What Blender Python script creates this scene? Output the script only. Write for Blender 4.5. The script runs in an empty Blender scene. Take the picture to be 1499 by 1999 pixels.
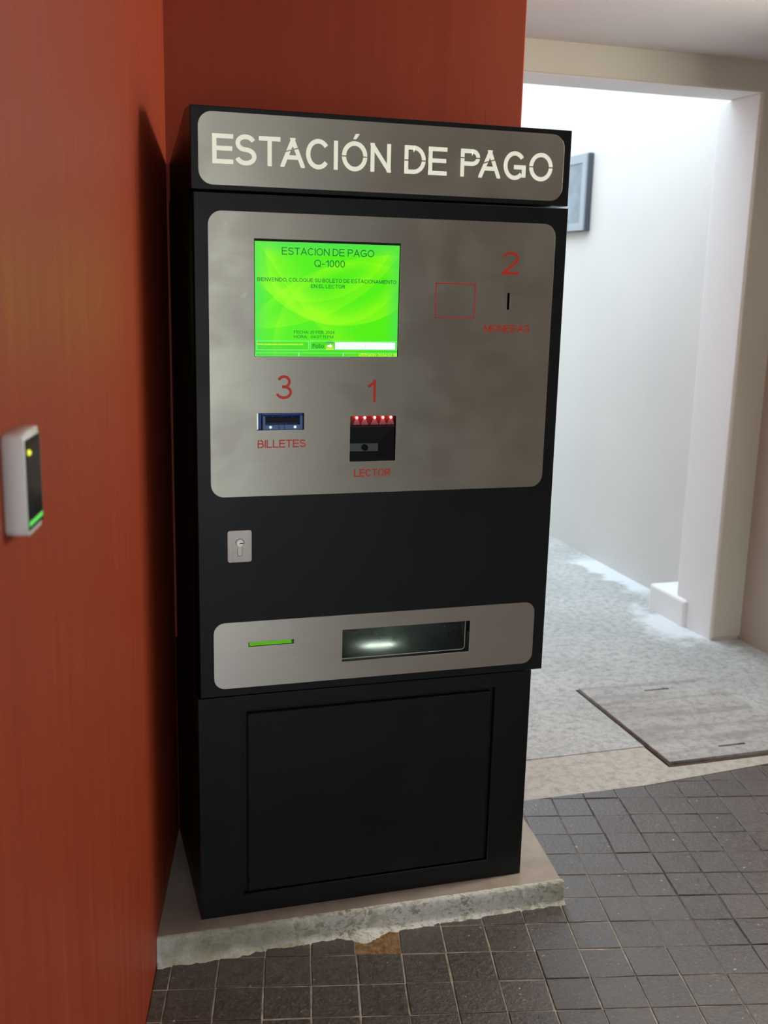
import bpy, bmesh, math, random
from mathutils import Matrix, Vector
random.seed(7)

SC = bpy.context.scene
COL = SC.collection
Z0 = 0.052                      # top of the concrete plinth above the paving

# ---------------------------------------------------------------- camera
cam_d = bpy.data.cameras.new('camera')
cam = bpy.data.objects.new('camera', cam_d); COL.objects.link(cam)
cam_d.sensor_fit = 'HORIZONTAL'; cam_d.sensor_width = 36.0
cam_d.lens = 2060.6 / 1499 * 36.0
R = ((0.9582, 0.28339, 0.03924), (-0.28513, 0.93472, 0.21211), (0.02343, -0.21443, 0.97646))
M = Matrix([[R[i][0], R[i][2], -R[i][1]] for i in range(3)]).to_4x4()
M.translation = (-0.2434, -2.0946, 1.3842 + Z0)
cam.matrix_world = M
cam_d.clip_start = 0.05
cam_d.dof.use_dof = True
cam_d.dof.focus_distance = 2.22
cam_d.dof.aperture_fstop = 7.0
SC.camera = cam

# ---------------------------------------------------------------- sky, lamps, exposure
w = bpy.data.worlds.new('sky'); SC.world = w; w.use_nodes = True
bg = w.node_tree.nodes['Background']
bg.inputs[0].default_value = (0.74, 0.875, 1.0, 1); bg.inputs[1].default_value = 4.4


def area_lamp(name, loc, target, sx, sy, power, color):
    d = bpy.data.lights.new(name, 'AREA'); d.shape = 'RECTANGLE'; d.size = sx; d.size_y = sy
    d.energy = power; d.color = color
    o = bpy.data.objects.new(name, d); COL.objects.link(o)
    o.location = loc
    o.rotation_euler = (Vector(target) - Vector(loc)).to_track_quat('-Z', 'Y').to_euler()
    return o


# the machine throws its shadow leftwards on the red wall: a lamp up on the right hand wall, out of the picture;
# everything else is daylight through the courtyard doorway and the added gateway behind the camera
area_lamp('lamp_right_offscreen', (2.36, 0.13, 1.88), (0.0, -0.25, 1.3), 0.22, 0.7, 36, (1.0, 0.93, 0.84))
vs = SC.view_settings
vs.view_transform = 'Standard'; vs.look = 'None'; vs.gamma = 1.0; vs.use_curve_mapping = False
vs.exposure = 0.2


# ---------------------------------------------------------------- material helpers
def mat(name, color=(0.5, 0.5, 0.5), rough=0.5, metal=0.0, emit=None, es=0.0, spec=None):
    m = bpy.data.materials.new(name); m.use_nodes = True
    b = m.node_tree.nodes['Principled BSDF']
    b.inputs['Base Color'].default_value = (*color, 1)
    b.inputs['Roughness'].default_value = rough
    b.inputs['Metallic'].default_value = metal
    if spec is not None: b.inputs['Specular IOR Level'].default_value = spec
    if emit:
        b.inputs['Emission Color'].default_value = (*emit, 1)
        b.inputs['Emission Strength'].default_value = es
    return m


class N:
    """small node graph helper around one material"""
    def __init__(s, m):
        s.m = m; s.t = m.node_tree; s.b = s.t.nodes['Principled BSDF']
        s.co = s.t.nodes.new('ShaderNodeTexCoord')

    def link(s, a, b): s.t.links.new(a, b)

    def map(s, scale=(1, 1, 1), rot=(0, 0, 0), loc=(0, 0, 0), src='Object'):
        n = s.t.nodes.new('ShaderNodeMapping')
        n.inputs['Scale'].default_value = scale; n.inputs['Rotation'].default_value = rot
        n.inputs['Location'].default_value = loc
        s.link(s.co.outputs[src], n.inputs[0]); return n.outputs[0]

    def noise(s, vec, scale=5, detail=4, rough=0.55, dist=0.0):
        n = s.t.nodes.new('ShaderNodeTexNoise')
        n.inputs['Scale'].default_value = scale; n.inputs['Detail'].default_value = detail
        n.inputs['Roughness'].default_value = rough; n.inputs['Distortion'].default_value = dist
        s.link(vec, n.inputs['Vector']); return n.outputs['Fac']

    def voro(s, vec, scale=5, feature='F1', rnd=1.0):
        n = s.t.nodes.new('ShaderNodeTexVoronoi'); n.feature = feature
        n.inputs['Scale'].default_value = scale; n.inputs['Randomness'].default_value = rnd
        s.link(vec, n.inputs['Vector']); return n.outputs['Distance']

    def ramp(s, fac, stops):
        n = s.t.nodes.new('ShaderNodeValToRGB'); e = n.color_ramp.elements
        while len(e) < len(stops): e.new(0.5)
        for k, (p, c) in enumerate(stops):
            e[k].position = p
            e[k].color = (*c, 1) if isinstance(c, tuple) else (c, c, c, 1)
        s.link(fac, n.inputs[0]); return n.outputs[0]

    def mix(s, fac, a, b, mode='MIX'):
        n = s.t.nodes.new('ShaderNodeMix'); n.data_type = 'RGBA'; n.blend_type = mode
        for sock, v in ((n.inputs[0], fac), (n.inputs[6], a), (n.inputs[7], b)):
            if isinstance(v, (int, float)): sock.default_value = v
            elif isinstance(v, tuple): sock.default_value = (*v, 1)
            else: s.link(v, sock)
        return n.outputs[2]

    def math(s, op, a, b=0.0, c=None, clamp=False):
        n = s.t.nodes.new('ShaderNodeMath'); n.operation = op; n.use_clamp = clamp
        for k, v in enumerate((a, b) if c is None else (a, b, c)):
            if isinstance(v, (int, float)): n.inputs[k].default_value = v
            else: s.link(v, n.inputs[k])
        return n.outputs[0]

    def sep(s, vec):
        n = s.t.nodes.new('ShaderNodeSeparateXYZ'); s.link(vec, n.inputs[0]); return n.outputs

    def maprange(s, v, a, b, c=0.0, d=1.0, smooth=False):
        n = s.t.nodes.new('ShaderNodeMapRange'); n.clamp = True
        if smooth: n.interpolation_type = 'SMOOTHSTEP'
        s.link(v, n.inputs[0])
        for k, x in zip((1, 2, 3, 4), (a, b, c, d)): n.inputs[k].default_value = x
        return n.outputs[0]

    def bump(s, h, strength=0.3, dist=0.002):
        n = s.t.nodes.new('ShaderNodeBump'); n.inputs['Strength'].default_value = strength
        n.inputs['Distance'].default_value = dist
        s.link(h, n.inputs['Height']); s.link(n.outputs[0], s.b.inputs['Normal'])

    def color(s, c): s.link(c, s.b.inputs['Base Color'])

    def rough(s, c): s.link(c, s.b.inputs['Roughness'])


# red brushed wall paint
def red_paint():
    m = mat('red_wall_paint', rough=0.5, spec=0.3); g = N(m)
    st = g.noise(g.map((26, 26, 0.9)), 1.0, 6, 0.6)
    big = g.noise(g.map((1, 1, 1)), 2.2, 3)
    c1 = g.ramp(st, [(0.25, (0.325, 0.043, 0.012)), (0.55, (0.37, 0.054, 0.016)), (0.85, (0.43, 0.073, 0.024))])
    c2 = g.mix(g.ramp(big, [(0.35, 0.0), (0.7, 0.45)]), c1, (0.33, 0.042, 0.011))
    # pale scuffs and chips
    sc = g.noise(g.map((60, 60, 9), rot=(0, 0.06, 0)), 1.0, 2, 0.5)
    c3 = g.mix(g.ramp(sc, [(0.77, 0.0), (0.82, 0.28)]), c2, (0.55, 0.24, 0.14))
    # dark hairline runs in the paint
    hl = g.noise(g.map((95, 95, 0.8), loc=(3, 1, 0)), 1.0, 1, 0.4)
    run = g.math('MULTIPLY', g.ramp(hl, [(0.0, 0.0), (0.492, 0.0), (0.5, 1.0), (0.508, 0.0)]),
                 g.ramp(g.noise(g.map((3, 3, 2), loc=(5, 2, 1)), 1.0, 2), [(0.56, 0.0), (0.66, 0.75)]))
    c4 = g.mix(run, c3, (0.12, 0.014, 0.006))
    g.color(c4)
    h = g.math('ADD', g.math('MULTIPLY', st, 0.6), g.math('MULTIPLY', g.noise(g.map((1, 1, 1)), 60, 4), 0.4))
    g.bump(h, 0.12, 0.002)
    g.rough(g.ramp(st, [(0.2, 0.58), (0.8, 0.42)]))
    return m


def plaster(name, c1, c2, rough=0.75, bump=0.15, sc=1.0):
    m = mat(name, c1, rough); g = N(m)
    a = g.noise(g.map((1, 1, 1)), 1.6 * sc, 5); b = g.noise(g.map((1, 1, 1)), 45 * sc, 4)
    g.color(g.mix(g.ramp(a, [(0.3, 0.0), (0.7, 1.0)]), c1, c2))
    g.bump(b, bump, 0.003); return m


def black_coat():
    m = mat('black_powder_coat', (0.010, 0.0115, 0.012), 0.42, 0.0); g = N(m)
    n = g.noise(g.map((1, 1, 1)), 520, 2, 0.5)
    sm = g.noise(g.map((1, 1, 1)), 7, 5, 0.6)
    g.color(g.mix(g.ramp(sm, [(0.4, 0.0), (0.75, 0.5)]), (0.0042, 0.0060, 0.0064), (0.0075, 0.0102, 0.0104)))
    g.rough(g.ramp(sm, [(0.3, 0.36), (0.75, 0.5)]))
    g.b.inputs['Specular IOR Level'].default_value = 0.36
    g.bump(n, 0.35, 0.0004); return m


def steel(name='brushed_steel', base=(0.58, 0.535, 0.445), rough=0.38, vertical=False, swirl=0.0):
    m = mat(name, base, rough, 1.0); g = N(m)
    s = (220, 10, 3.0) if vertical else (4.0, 10, 520)
    ln = g.noise(g.map(s), 1.0, 3, 0.6)
    sm = g.noise(g.map((1, 1, 1), loc=(2, 0, 4)), 9, 5, 0.62, 0.4)
    spot = g.noise(g.map((1, 1, 1), loc=(7, 0, 1)), 38, 3, 0.6)
    col = g.mix(g.ramp(ln, [(0.25, 0.0), (0.75, 1.0)]), tuple(x * 0.94 for x in base), tuple(min(1, x * 1.05) for x in base))
    col = g.mix(g.ramp(sm, [(0.50, 0.0), (0.8, 0.16)]), col, (0.78, 0.77, 0.72))
    # finger marks and fine nicks
    col = g.mix(g.ramp(spot, [(0.68, 0.0), (0.74, 0.25)]), col, (0.86, 0.85, 0.80))
    g.color(col)
    r = g.math('ADD', g.math('MULTIPLY', g.ramp(ln, [(0.2, 0.0), (0.8, 1.0)]), 0.07), rough - 0.05)
    r = g.math('ADD', r, g.math('MULTIPLY', g.ramp(sm, [(0.42, 0.0), (0.75, 1.0)]), 0.14))
    g.rough(r)
    g.b.inputs['Anisotropic'].default_value = 0.75      # brushed grain: the glare spreads across the grain
    tn = g.t.nodes.new('ShaderNodeCombineXYZ')
    tn.inputs[0 if vertical else 2].default_value = 1.0
    g.link(tn.outputs[0], g.b.inputs['Tangent'])
    g.bump(ln, 0.05, 0.0006)
    return m


def stone_paver():
    m = mat('dark_basalt_paver', (0.03, 0.026, 0.024), 0.5); g = N(m)
    oi = g.t.nodes.new('ShaderNodeObjectInfo')
    geo = g.t.nodes.new('ShaderNodeNewGeometry')
    def wmap(scale):
        n = g.t.nodes.new('ShaderNodeMapping'); n.inputs['Scale'].default_value = scale
        g.link(geo.outputs['Position'], n.inputs[0]); return n.outputs[0]
    a = g.noise(wmap((1, 1, 1)), 55, 5, 0.7); b = g.noise(wmap((1, 1, 1)), 170, 3, 0.7)
    v = g.voro(wmap((1, 1, 1)), 120)
    base = g.mix(oi.outputs['Random'], (0.026, 0.016, 0.012), (0.050, 0.037, 0.030))
    c = g.mix(g.ramp(a, [(0.38, 0.0), (0.66, 0.75)]), base, (0.098, 0.078, 0.066))
    c = g.mix(g.ramp(b, [(0.58, 0.0), (0.70, 0.75)]), c, (0.24, 0.21, 0.18))
    c = g.mix(g.ramp(g.noise(wmap((1, 1, 1)), 60, 2), [(0.70, 0.0), (0.75, 0.8)]), c, (0.50, 0.47, 0.42))
    # dust worn in broad patches
    c = g.mix(g.ramp(g.noise(wmap((1, 1, 1)), 3.2, 4), [(0.42, 0.0), (0.75, 0.28)]), c, (0.13, 0.115, 0.105))
    g.color(c)
    rel = g.noise(wmap((1, 1, 1)), 95, 6, 0.72, 0.2)
    h = g.math('ADD', g.math('MULTIPLY', rel, 0.8), g.math('MULTIPLY', v, 0.35))
    g.bump(h, 0.6, 0.004)
    g.rough(g.ramp(a, [(0.3, 0.36), (0.7, 0.54)])); g.b.inputs['Specular IOR Level'].default_value = 1.0
    return m


def joint_mortar():
    m = mat('joint_mortar', (0.4, 0.37, 0.3), 0.9); g = N(m)
    x = g.sep(g.map((1, 1, 1)))
    n = g.noise(g.map((1, 1, 1)), 30, 4)
    # pale mortar near the plinth, open dirty joints further along
    t = g.math('ADD', g.math('MULTIPLY', g.math('ADD', x[0], g.math('MULTIPLY', x[1], 0.2)), 1.0), g.math('MULTIPLY', n, 0.25))
    k = g.maprange(t, 0.95, 1.25)
    c = g.mix(g.ramp(n, [(0.35, 0.0), (0.65, 1.0)]), (0.24, 0.205, 0.15), (0.50, 0.46, 0.37))
    c2 = g.mix(g.ramp(n, [(0.46, 0.0), (0.7, 1.0)]), (0.035, 0.032, 0.030), (0.15, 0.14, 0.125))
    g.color(g.mix(k, c, c2)); g.bump(n, 0.5, 0.004); return m


def concrete(name, c1, c2, speck=0.5, paint=False):
    m = mat(name, c1, 0.8); g = N(m)
    geo = g.t.nodes.new('ShaderNodeNewGeometry')
    def wmap(scale=(1, 1, 1)):
        n = g.t.nodes.new('ShaderNodeMapping'); n.inputs['Scale'].default_value = scale
        g.link(geo.outputs['Position'], n.inputs[0]); return n.outputs[0]
    big = g.noise(wmap(), 2.6, 5, 0.6); mid = g.noise(wmap(), 34, 5, 0.7); fine = g.noise(wmap(), 95, 3, 0.75)
    c = g.mix(g.ramp(big, [(0.32, 0.0), (0.68, 1.0)]), c1, c2)
    c = g.mix(g.ramp(mid, [(0.35, 0.65), (0.55, 0.0)]), c, tuple(x * 0.55 for x in c1))
    c = g.mix(g.ramp(fine, [(0.58, 0.0), (0.72, speck)]), c, (0.72, 0.72, 0.68))
    c = g.mix(g.ramp(fine, [(0.28, speck), (0.40, 0.0)]), c, tuple(x * 0.35 for x in c1))
    if paint:       # spilt wall paint along the foot of the courtyard wall and the jamb
        p = g.sep(geo.outputs['Position'])
        nn = g.math('MULTIPLY', g.math('SUBTRACT', g.noise(wmap(), 7, 4), 0.5), 0.42)
        near = g.math('ADD', g.math('SUBTRACT', 2.43, p[0]), nn)
        k1 = g.maprange(near, 0.14, 0.08)
        k2 = g.maprange(g.math('ABSOLUTE', g.math('SUBTRACT', p[1], 2.52)), 0.42, 0.25)
        dx = g.math('SUBTRACT', p[0], 2.27); dy = g.math('SUBTRACT', p[1], 1.70)
        d = g.math('ADD', g.math('SQRT', g.math('ADD', g.math('MULTIPLY', dx, dx), g.math('MULTIPLY', g.math('MULTIPLY', dy, dy), 0.45))), nn)
        k3 = g.maprange(d, 0.20, 0.10)
        k = g.math('MAXIMUM', g.math('MULTIPLY', k1, k2), k3)
        c = g.mix(g.math('MULTIPLY', k, 0.85), c, (0.72, 0.77, 0.80))
    g.color(c)
    g.bump(g.math('ADD', mid, g.math('MULTIPLY', fine, 0.6)), 0.6, 0.006)
    return m


MAT = dict(
    red=red_paint(),
    white_wall=plaster('courtyard_white_wall', (0.66, 0.635, 0.60), (0.61, 0.59, 0.565)),
    cream=plaster('cream_wall_paint', (0.60, 0.59, 0.49), (0.56, 0.555, 0.465)),
    jamb=plaster('jamb_white_paint', (0.84, 0.84, 0.83), (0.81, 0.81, 0.80)),
    ceil=plaster('ceiling_paint', (0.72, 0.73, 0.72), (0.68, 0.69, 0.68)),
    tan=plaster('tan_wall_paint', (0.47, 0.42, 0.355), (0.43, 0.385, 0.33)),
    black=black_coat(),
    blackedge=mat('black_interior', (0.004, 0.004, 0.004), 0.6),
    steel=steel(),
    steel_low=steel('brushed_steel_lower', (0.66, 0.60, 0.53), 0.36),
    lockplate=steel('lock_plate_steel', (0.80, 0.77, 0.71), 0.42, True),
    nickel=mat('nickel', (0.80, 0.77, 0.68), 0.22, 1.0),
    letter=mat('backlit_letter', (0.85, 0.87, 0.74), 0.4, 0, (0.95, 1.0, 0.80), 0.45),
    redsign=mat('red_sign_acrylic', (0.90, 0.06, 0.03), 0.4),
    paver=stone_paver(), joint=joint_mortar(),
    soil=None,
)


# ---------------------------------------------------------------- mesh helpers
def finish(bm, name, material, parent=None, smooth=False):
    me = bpy.data.meshes.new(name)
    bmesh.ops.recalc_face_normals(bm, faces=bm.faces)
    bm.to_mesh(me); bm.free()
    if smooth:
        for p in me.polygons: p.use_smooth = True
    return link(name, me, material, parent)


def link(name, me, material, parent=None):
    o = bpy.data.objects.new(name, me); COL.objects.link(o)
    if material:
        me.materials.clear(); me.materials.append(material)
    if parent: o.parent = parent
    return o


def empty(name, loc, label, cat, group=None):
    o = bpy.data.objects.new(name, None); COL.objects.link(o); o.location = loc
    o.empty_display_size = 0.1
    tag(o, label, cat, group); return o


def tag(o, label=None, cat=None, group=None, kind=None):
    if label: o['label'] = label
    if cat: o['category'] = cat
    if group: o['group'] = group
    if kind: o['kind'] = kind
    return o


def box(bm, x0, x1, y0, y1, z0, z1, bevel=0.0, seg=1):
    vs_ = [bm.verts.new((x, y, z)) for x in (x0, x1) for y in (y0, y1) for z in (z0, z1)]
    f = [(0, 1, 3, 2), (4, 6, 7, 5), (0, 4, 5, 1), (2, 3, 7, 6), (0, 2, 6, 4), (1, 5, 7, 3)]
    faces = [bm.faces.new([vs_[k] for k in q]) for q in f]
    if bevel:
        ed = list({e for q in faces for e in q.edges})
        bmesh.ops.bevel(bm, geom=ed, offset=bevel, segments=seg, profile=0.5, affect='EDGES')


def boxo(name, ext, material, parent=None, bevel=0.0, seg=1):
    bm = bmesh.new(); box(bm, *ext, bevel=bevel, seg=seg)
    return finish(bm, name, material, parent)


def prism(bm, pts, axis, a, b):
    """extrude a closed outline (2D) along an axis from a to b"""
    def P(u, v, t):
        return {'x': (t, u, v), 'y': (u, t, v), 'z': (u, v, t)}[axis]
    lo = [bm.verts.new(P(u, v, a)) for u, v in pts]; hi = [bm.verts.new(P(u, v, b)) for u, v in pts]
    n = len(pts)
    bm.faces.new(lo); bm.faces.new(hi[::-1])
    for k in range(n):
        bm.faces.new((lo[k], hi[k], hi[(k + 1) % n], lo[(k + 1) % n]))


def rrect(x0, x1, z0, z1, r, n=8):
    out = []
    for cx, cz, a0 in ((x1 - r, z1 - r, 0), (x0 + r, z1 - r, 90), (x0 + r, z0 + r, 180), (x1 - r, z0 + r, 270)):
        for k in range(n + 1 if r > 0 else 1):
            a = math.radians(a0 + 90 * k / n)
            out.append((cx + r * math.cos(a), cz + r * math.sin(a)))
    return out


def rect(x0, x1, z0, z1): return [(x1, z1), (x0, z1), (x0, z0), (x1, z0)]


def sheet(name, loops, y_front, thick, material, parent, bevel=0.0):
    """a flat sheet in the XZ plane with holes (first loop is the outline), front at y_front"""
    cu = bpy.data.curves.new(name, 'CURVE'); cu.dimensions = '2D'; cu.fill_mode = 'BOTH'
    cu.extrude = thick / 2 - bevel; cu.bevel_depth = bevel; cu.bevel_resolution = 1
    cu.offset = -bevel
    for lp in loops:
        sp = cu.splines.new('POLY'); sp.points.add(len(lp) - 1)
        for p, (x, z) in zip(sp.points, lp): p.co = (x, z, 0, 1)
        sp.use_cyclic_u = True
    tmp = bpy.data.objects.new('tmp', cu); COL.objects.link(tmp)
    bpy.context.view_layer.update()
    dg = bpy.context.evaluated_depsgraph_get()
    me = bpy.data.meshes.new_from_object(tmp.evaluated_get(dg))
    bpy.data.objects.remove(tmp); bpy.data.curves.remove(cu)
    me.transform(Matrix(((1, 0, 0, 0), (0, 0, -1, y_front + thick / 2), (0, 1, 0, 0), (0, 0, 0, 1))))
    me.name = name
    return link(name, me, material, parent)


def arc(cx, cy, rx, ry, a0, a1, n=14):
    return [(cx + rx * math.cos(math.radians(a0 + (a1 - a0) * k / n)), cy + ry * math.sin(math.radians(a0 + (a1 - a0) * k / n))) for k in range(n + 1)]


# grotesque capitals as pen strokes in a unit box: width factor, [(points, extend ends)]
X, _ = True, False
GLYPH = {
    'A': (.80, [([(0, 0), (.5, 1)], X), ([(1, 0), (.5, 1)], X), ([(.2, .31), (.8, .31)], _)]),
    'B': (.70, [([(0, 0), (0, 1)], X), ([(0, 1), (.56, 1)] + arc(.56, .765, .34, .235, 90, -90) + [(0, .53)], _), ([(.5, .53)] + arc(.60, .265, .40, .265, 90, -90) + [(0, 0)], _)]),
    'C': (.80, [(arc(.5, .5, .5, .5, 38, 322, 28), _)]),
    'D': (.76, [([(0, 0), (0, 1)], X), ([(0, 1), (.42, 1)] + arc(.42, .5, .58, .5, 90, -90, 18) + [(0, 0)], _)]),
    'E': (.68, [([(0, 0), (0, 1)], X), ([(0, 1), (1, 1)], X), ([(0, .52), (.94, .52)], X), ([(0, 0), (1, 0)], X)]),
    'F': (.64, [([(0, 0), (0, 1)], X), ([(0, 1), (1, 1)], X), ([(0, .51), (.86, .51)], X)]),
    'G': (.84, [(arc(.5, .5, .5, .5, 38, 318, 28), _), ([(1, .12), (1, .44)], X), ([(1, .44), (.56, .44)], X)]),
    'H': (.76, [([(0, 0), (0, 1)], X), ([(1, 0), (1, 1)], X), ([(0, .53), (1, .53)], _)]),
    'I': (.0, [([(.5, 0), (.5, 1)], X)]),
    'L': (.60, [([(0, 0), (0, 1)], X), ([(0, 0), (1, 0)], X)]),
    'M': (.90, [([(0, 0), (0, 1)], X), ([(0, 1), (.5, 0)], X), ([(1, 1), (.5, 0)], X), ([(1, 0), (1, 1)], X)]),
    'N': (.74, [([(0, 0), (0, 1)], X), ([(0, 1), (1, 0)], X), ([(1, 0), (1, 1)], X)]),
    'O': (.86, [(arc(.5, .5, .5, .5, 0, 360, 36), _)]),
    'P': (.68, [([(0, 0), (0, 1)], X), ([(0, 1), (.62, 1)] + arc(.62, .735, .38, .265, 90, -90) + [(0, .47)], _)]),
    'Q': (.86, [(arc(.5, .5, .5, .5, 0, 360, 36), _), ([(.58, .26), (1, -.04)], _)]),
    'R': (.74, [([(0, 0), (0, 1)], X), ([(0, 1), (.62, 1)] + arc(.62, .745, .34, .255, 90, -90) + [(0, .49)], _), ([(.52, .49), (1, 0)], X)]),
    'S': (.70, [(arc(.5, .755, .46, .245, 20, 250, 16) + arc(.5, .255, .5, .255, 75, -165, 18), _)]),
    'T': (.68, [([(.5, 0), (.5, 1)], X), ([(0, 1), (1, 1)], X)]),
    'U': (.74, [([(0, 1), (0, .36)] + arc(.5, .36, .5, .36, 180, 360, 16) + [(1, 1)], X)]),
    'V': (.76, [([(0, 1), (.5, 0)], X), ([(1, 1), (.5, 0)], X)]),
    '0': (.54, [(arc(.5, .5, .5, .5, 0, 360, 30), _)]),
    '1': (.32, [([(.95, 0), (.95, 1)], X), ([(.95, 1), (.62, .84), (0, .70)], _)]),
    '2': (.56, [(arc(.5, .72, .46, .28, 165, -30, 18) + [(.62, .38), (.0, .0)], _), ([(0, 0), (1, 0)], X)]),
    '3': (.56, [(arc(.48, .755, .42, .245, 160, -90, 16) + [(.34, .51)], _), ([(.34, .524)] + arc(.47, .262, .53, .262, 88, -165, 18), _)]),
    '4': (.58, [([(.78, 0), (.78, 1)], X), ([(.78, 1), (0, .26)], _), ([(0, .26), (1, .26)], X)]),
    '6': (.56, [(arc(.5, .31, .5, .31, 0, 360, 26), _), (arc(.56, .5, .56, .5, 48, 190, 14), _)]),
    '7': (.56, [([(0, 1), (1, 1)], X), ([(1, 1), (.55, .5), (.34, 0)], X)]),
    '-': (.30, [([(0, .40), (1, .40)], X)]),
    '.': (.0, [([(.5, 0), (.5, .01)], X)]), ',': (.0, [([(.5, .02), (.2, -.14)], X)]),
    ':': (.0, [([(.5, 0), (.5, .01)], X), ([(.5, .62), (.5, .63)], X)]),
}


def ribbon(bm, pts, h, ext, lim, y, depth):
    pts = [Vector(p) for p in pts]
    closed = (pts[0] - pts[-1]).length < 1e-9
    if closed: pts = pts[:-1]
    n = len(pts)
    if ext and not closed:
        k = 1.0 if (abs(pts[0].x - pts[1].x) < 1e-9 or abs(pts[0].y - pts[1].y) < 1e-9) else 2.5
        pts[0] = pts[0] + (pts[0] - pts[1]).normalized() * h * k
        pts[-1] = pts[-1] + (pts[-1] - pts[-2]).normalized() * h * k
    side = []
    for k in range(n):
        a_ = pts[k - 1] if (k or closed) else None; b_ = pts[(k + 1) % n] if (k < n - 1 or closed) else None
        d1 = (pts[k] - a_).normalized() if a_ is not None else None
        d2 = (b_ - pts[k]).normalized() if b_ is not None else None
        d = (d1 + d2).normalized() if d1 is not None and d2 is not None else (d1 if d1 is not None else d2)
        nn = Vector((-d.y, d.x))
        if d1 is not None and d2 is not None: nn = nn / max(0.45, nn.dot(Vector((-d1.y, d1.x))))
        side.append((pts[k] + nn * h, pts[k] - nn * h))
    for k in range(n if closed else n - 1):
        m_ = (k + 1) % n
        poly = [side[k][0], side[m_][0], side[m_][1], side[k][1]]
        for nx_, ny_, dd in ((0, 1, lim[3]), (0, -1, -lim[2]), (1, 0, lim[1]), (-1, 0, -lim[0])):
            poly = clip(poly, nx_, ny_, dd)
            if len(poly) < 3: break
        if len(poly) < 3: continue
        lo = [bm.verts.new((p.x, y, p.y)) for p in poly]; hi = [bm.verts.new((p.x, y - depth, p.y)) for p in poly]
        bm.faces.new(hi)
        for q in range(len(poly)): bm.faces.new((lo[q], lo[(q + 1) % len(poly)], hi[(q + 1) % len(poly)], hi[q]))


def clip(poly, nx, ny, d):
    out = []
    for k in range(len(poly)):
        a, b = poly[k], poly[(k + 1) % len(poly)]
        da, db = nx * a.x + ny * a.y - d, nx * b.x + ny * b.y - d
        if da <= 0: out.append(a)
        if (da < 0 < db) or (db < 0 < da): out.append(a.lerp(b, da / (da - db)))
    return out


def text_mesh(name, body, x0, x1, z0, z1, y, material, parent, depth=0.0006, weight=0.13, gap=0.13):
    """lettering fitted to the box x0..x1, z0..z1 on a plane facing -Y"""
    wd = weight * (z1 - z0)
    adv = []; cur = 0.0
    for ch in body:
        if ch == ' ': cur += 0.34; continue
        f = GLYPH[ch][0] + weight
        adv.append((ch, cur, cur + f)); cur += f + gap
    tot = adv[-1][2]
    k = (x1 - x0) / tot if len(body) > 1 else None
    bm = bmesh.new(); h = wd / 2
    for ch, a_, b_ in adv:
        xa_, xb_ = (x0 + a_ * k, x0 + b_ * k) if k else (x0, x1)
        ns = 0
        for pts, ext in GLYPH[ch][1]:
            q = [(xa_ + h + px * (xb_ - xa_ - 2 * h), z0 + h + pz * (z1 - z0 - 2 * h)) for px, pz in pts]
            low = z0 - (0.25 * (z1 - z0) if ch in ',Q' else 0)
            ribbon(bm, q, h, ext, (xa_ - (0.1 * wd if ch != ',' else wd), xb_ + 0.1 * wd, low, z1), y, depth * (1 + 0.06 * ns))
            ns += 1
    return finish(bm, name, material, parent)


def small_text(name, body, x0, x1, z0, z1, y, material, parent, depth=0.0006, heavy=0.0):
    """tiny lower case print in the built-in face, fitted to a box"""
    cu = bpy.data.curves.new(name, 'FONT'); cu.body = body; cu.size = 1.0
    cu.resolution_u = 3; cu.offset = heavy
    tmp = bpy.data.objects.new('tmp', cu); COL.objects.link(tmp)
    bpy.context.view_layer.update()
    me = bpy.data.meshes.new_from_object(tmp.evaluated_get(bpy.context.evaluated_depsgraph_get()))
    bpy.data.objects.remove(tmp); bpy.data.curves.remove(cu)
    xs = [v.co.x for v in me.vertices]; ys = [v.co.y for v in me.vertices]
    sx = (x1 - x0) / (max(xs) - min(xs)); sz = (z1 - z0) / (max(ys) - min(ys)); ax, ay = min(xs), min(ys)
    bm = bmesh.new(); bm.from_mesh(me); bpy.data.meshes.remove(me)
    for v in bm.verts: v.co = (x0 + (v.co.x - ax) * sx, y - depth, z0 + (v.co.y - ay) * sz)
    return finish(bm, name, material, parent)


def cyl(bm, c, r, axis, a, b, n=20, r2=None):
    pts = [(math.cos(2 * math.pi * k / n), math.sin(2 * math.pi * k / n)) for k in range(n)]
    r2 = r if r2 is None else r2
    def P(u, v, t):
        return {'x': (t, c[0] + u, c[1] + v), 'y': (c[0] + u, t, c[1] + v), 'z': (c[0] + u, c[1] + v, t)}[axis]
    lo = [bm.verts.new(P(u * r, v * r, a)) for u, v in pts]; hi = [bm.verts.new(P(u * r2, v * r2, b)) for u, v in pts]
    bm.faces.new(lo); bm.faces.new(hi[::-1])
    for k in range(n): bm.faces.new((lo[k], hi[k], hi[(k + 1) % n], lo[(k + 1) % n]))


def tube(bm, pts, r, n=6):
    """thin round bar along a 3D polyline"""
    prev = None
    for k, p in enumerate(pts):
        p = Vector(p)
        d = (Vector(pts[min(k + 1, len(pts) - 1)]) - Vector(pts[max(k - 1, 0)])).normalized()
        up = Vector((0, 1, 0)) if abs(d.y) < 0.9 else Vector((1, 0, 0))
        u = d.cross(up).normalized(); v = d.cross(u)
        ring = [bm.verts.new(p + u * (r * math.cos(2 * math.pi * q / n)) + v * (r * math.sin(2 * math.pi * q / n))) for q in range(n)]
        if prev:
            for q in range(n): bm.faces.new((prev[q], prev[(q + 1) % n], ring[(q + 1) % n], ring[q]))
        else: bm.faces.new(ring[::-1])
        prev = ring
    bm.faces.new(prev)


# ================================================================ THE SETTING
CORNER = Vector((-0.0115, 0.412, 0)); WT = Vector((-0.20046, -0.9797, 0)); WN = Vector((0.9797, -0.20046, 0))
CEIL = 2.211 + Z0
H = CEIL


def wall_x(y): return CORNER.x + (y - CORNER.y) * (WT.x / WT.y)


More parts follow.
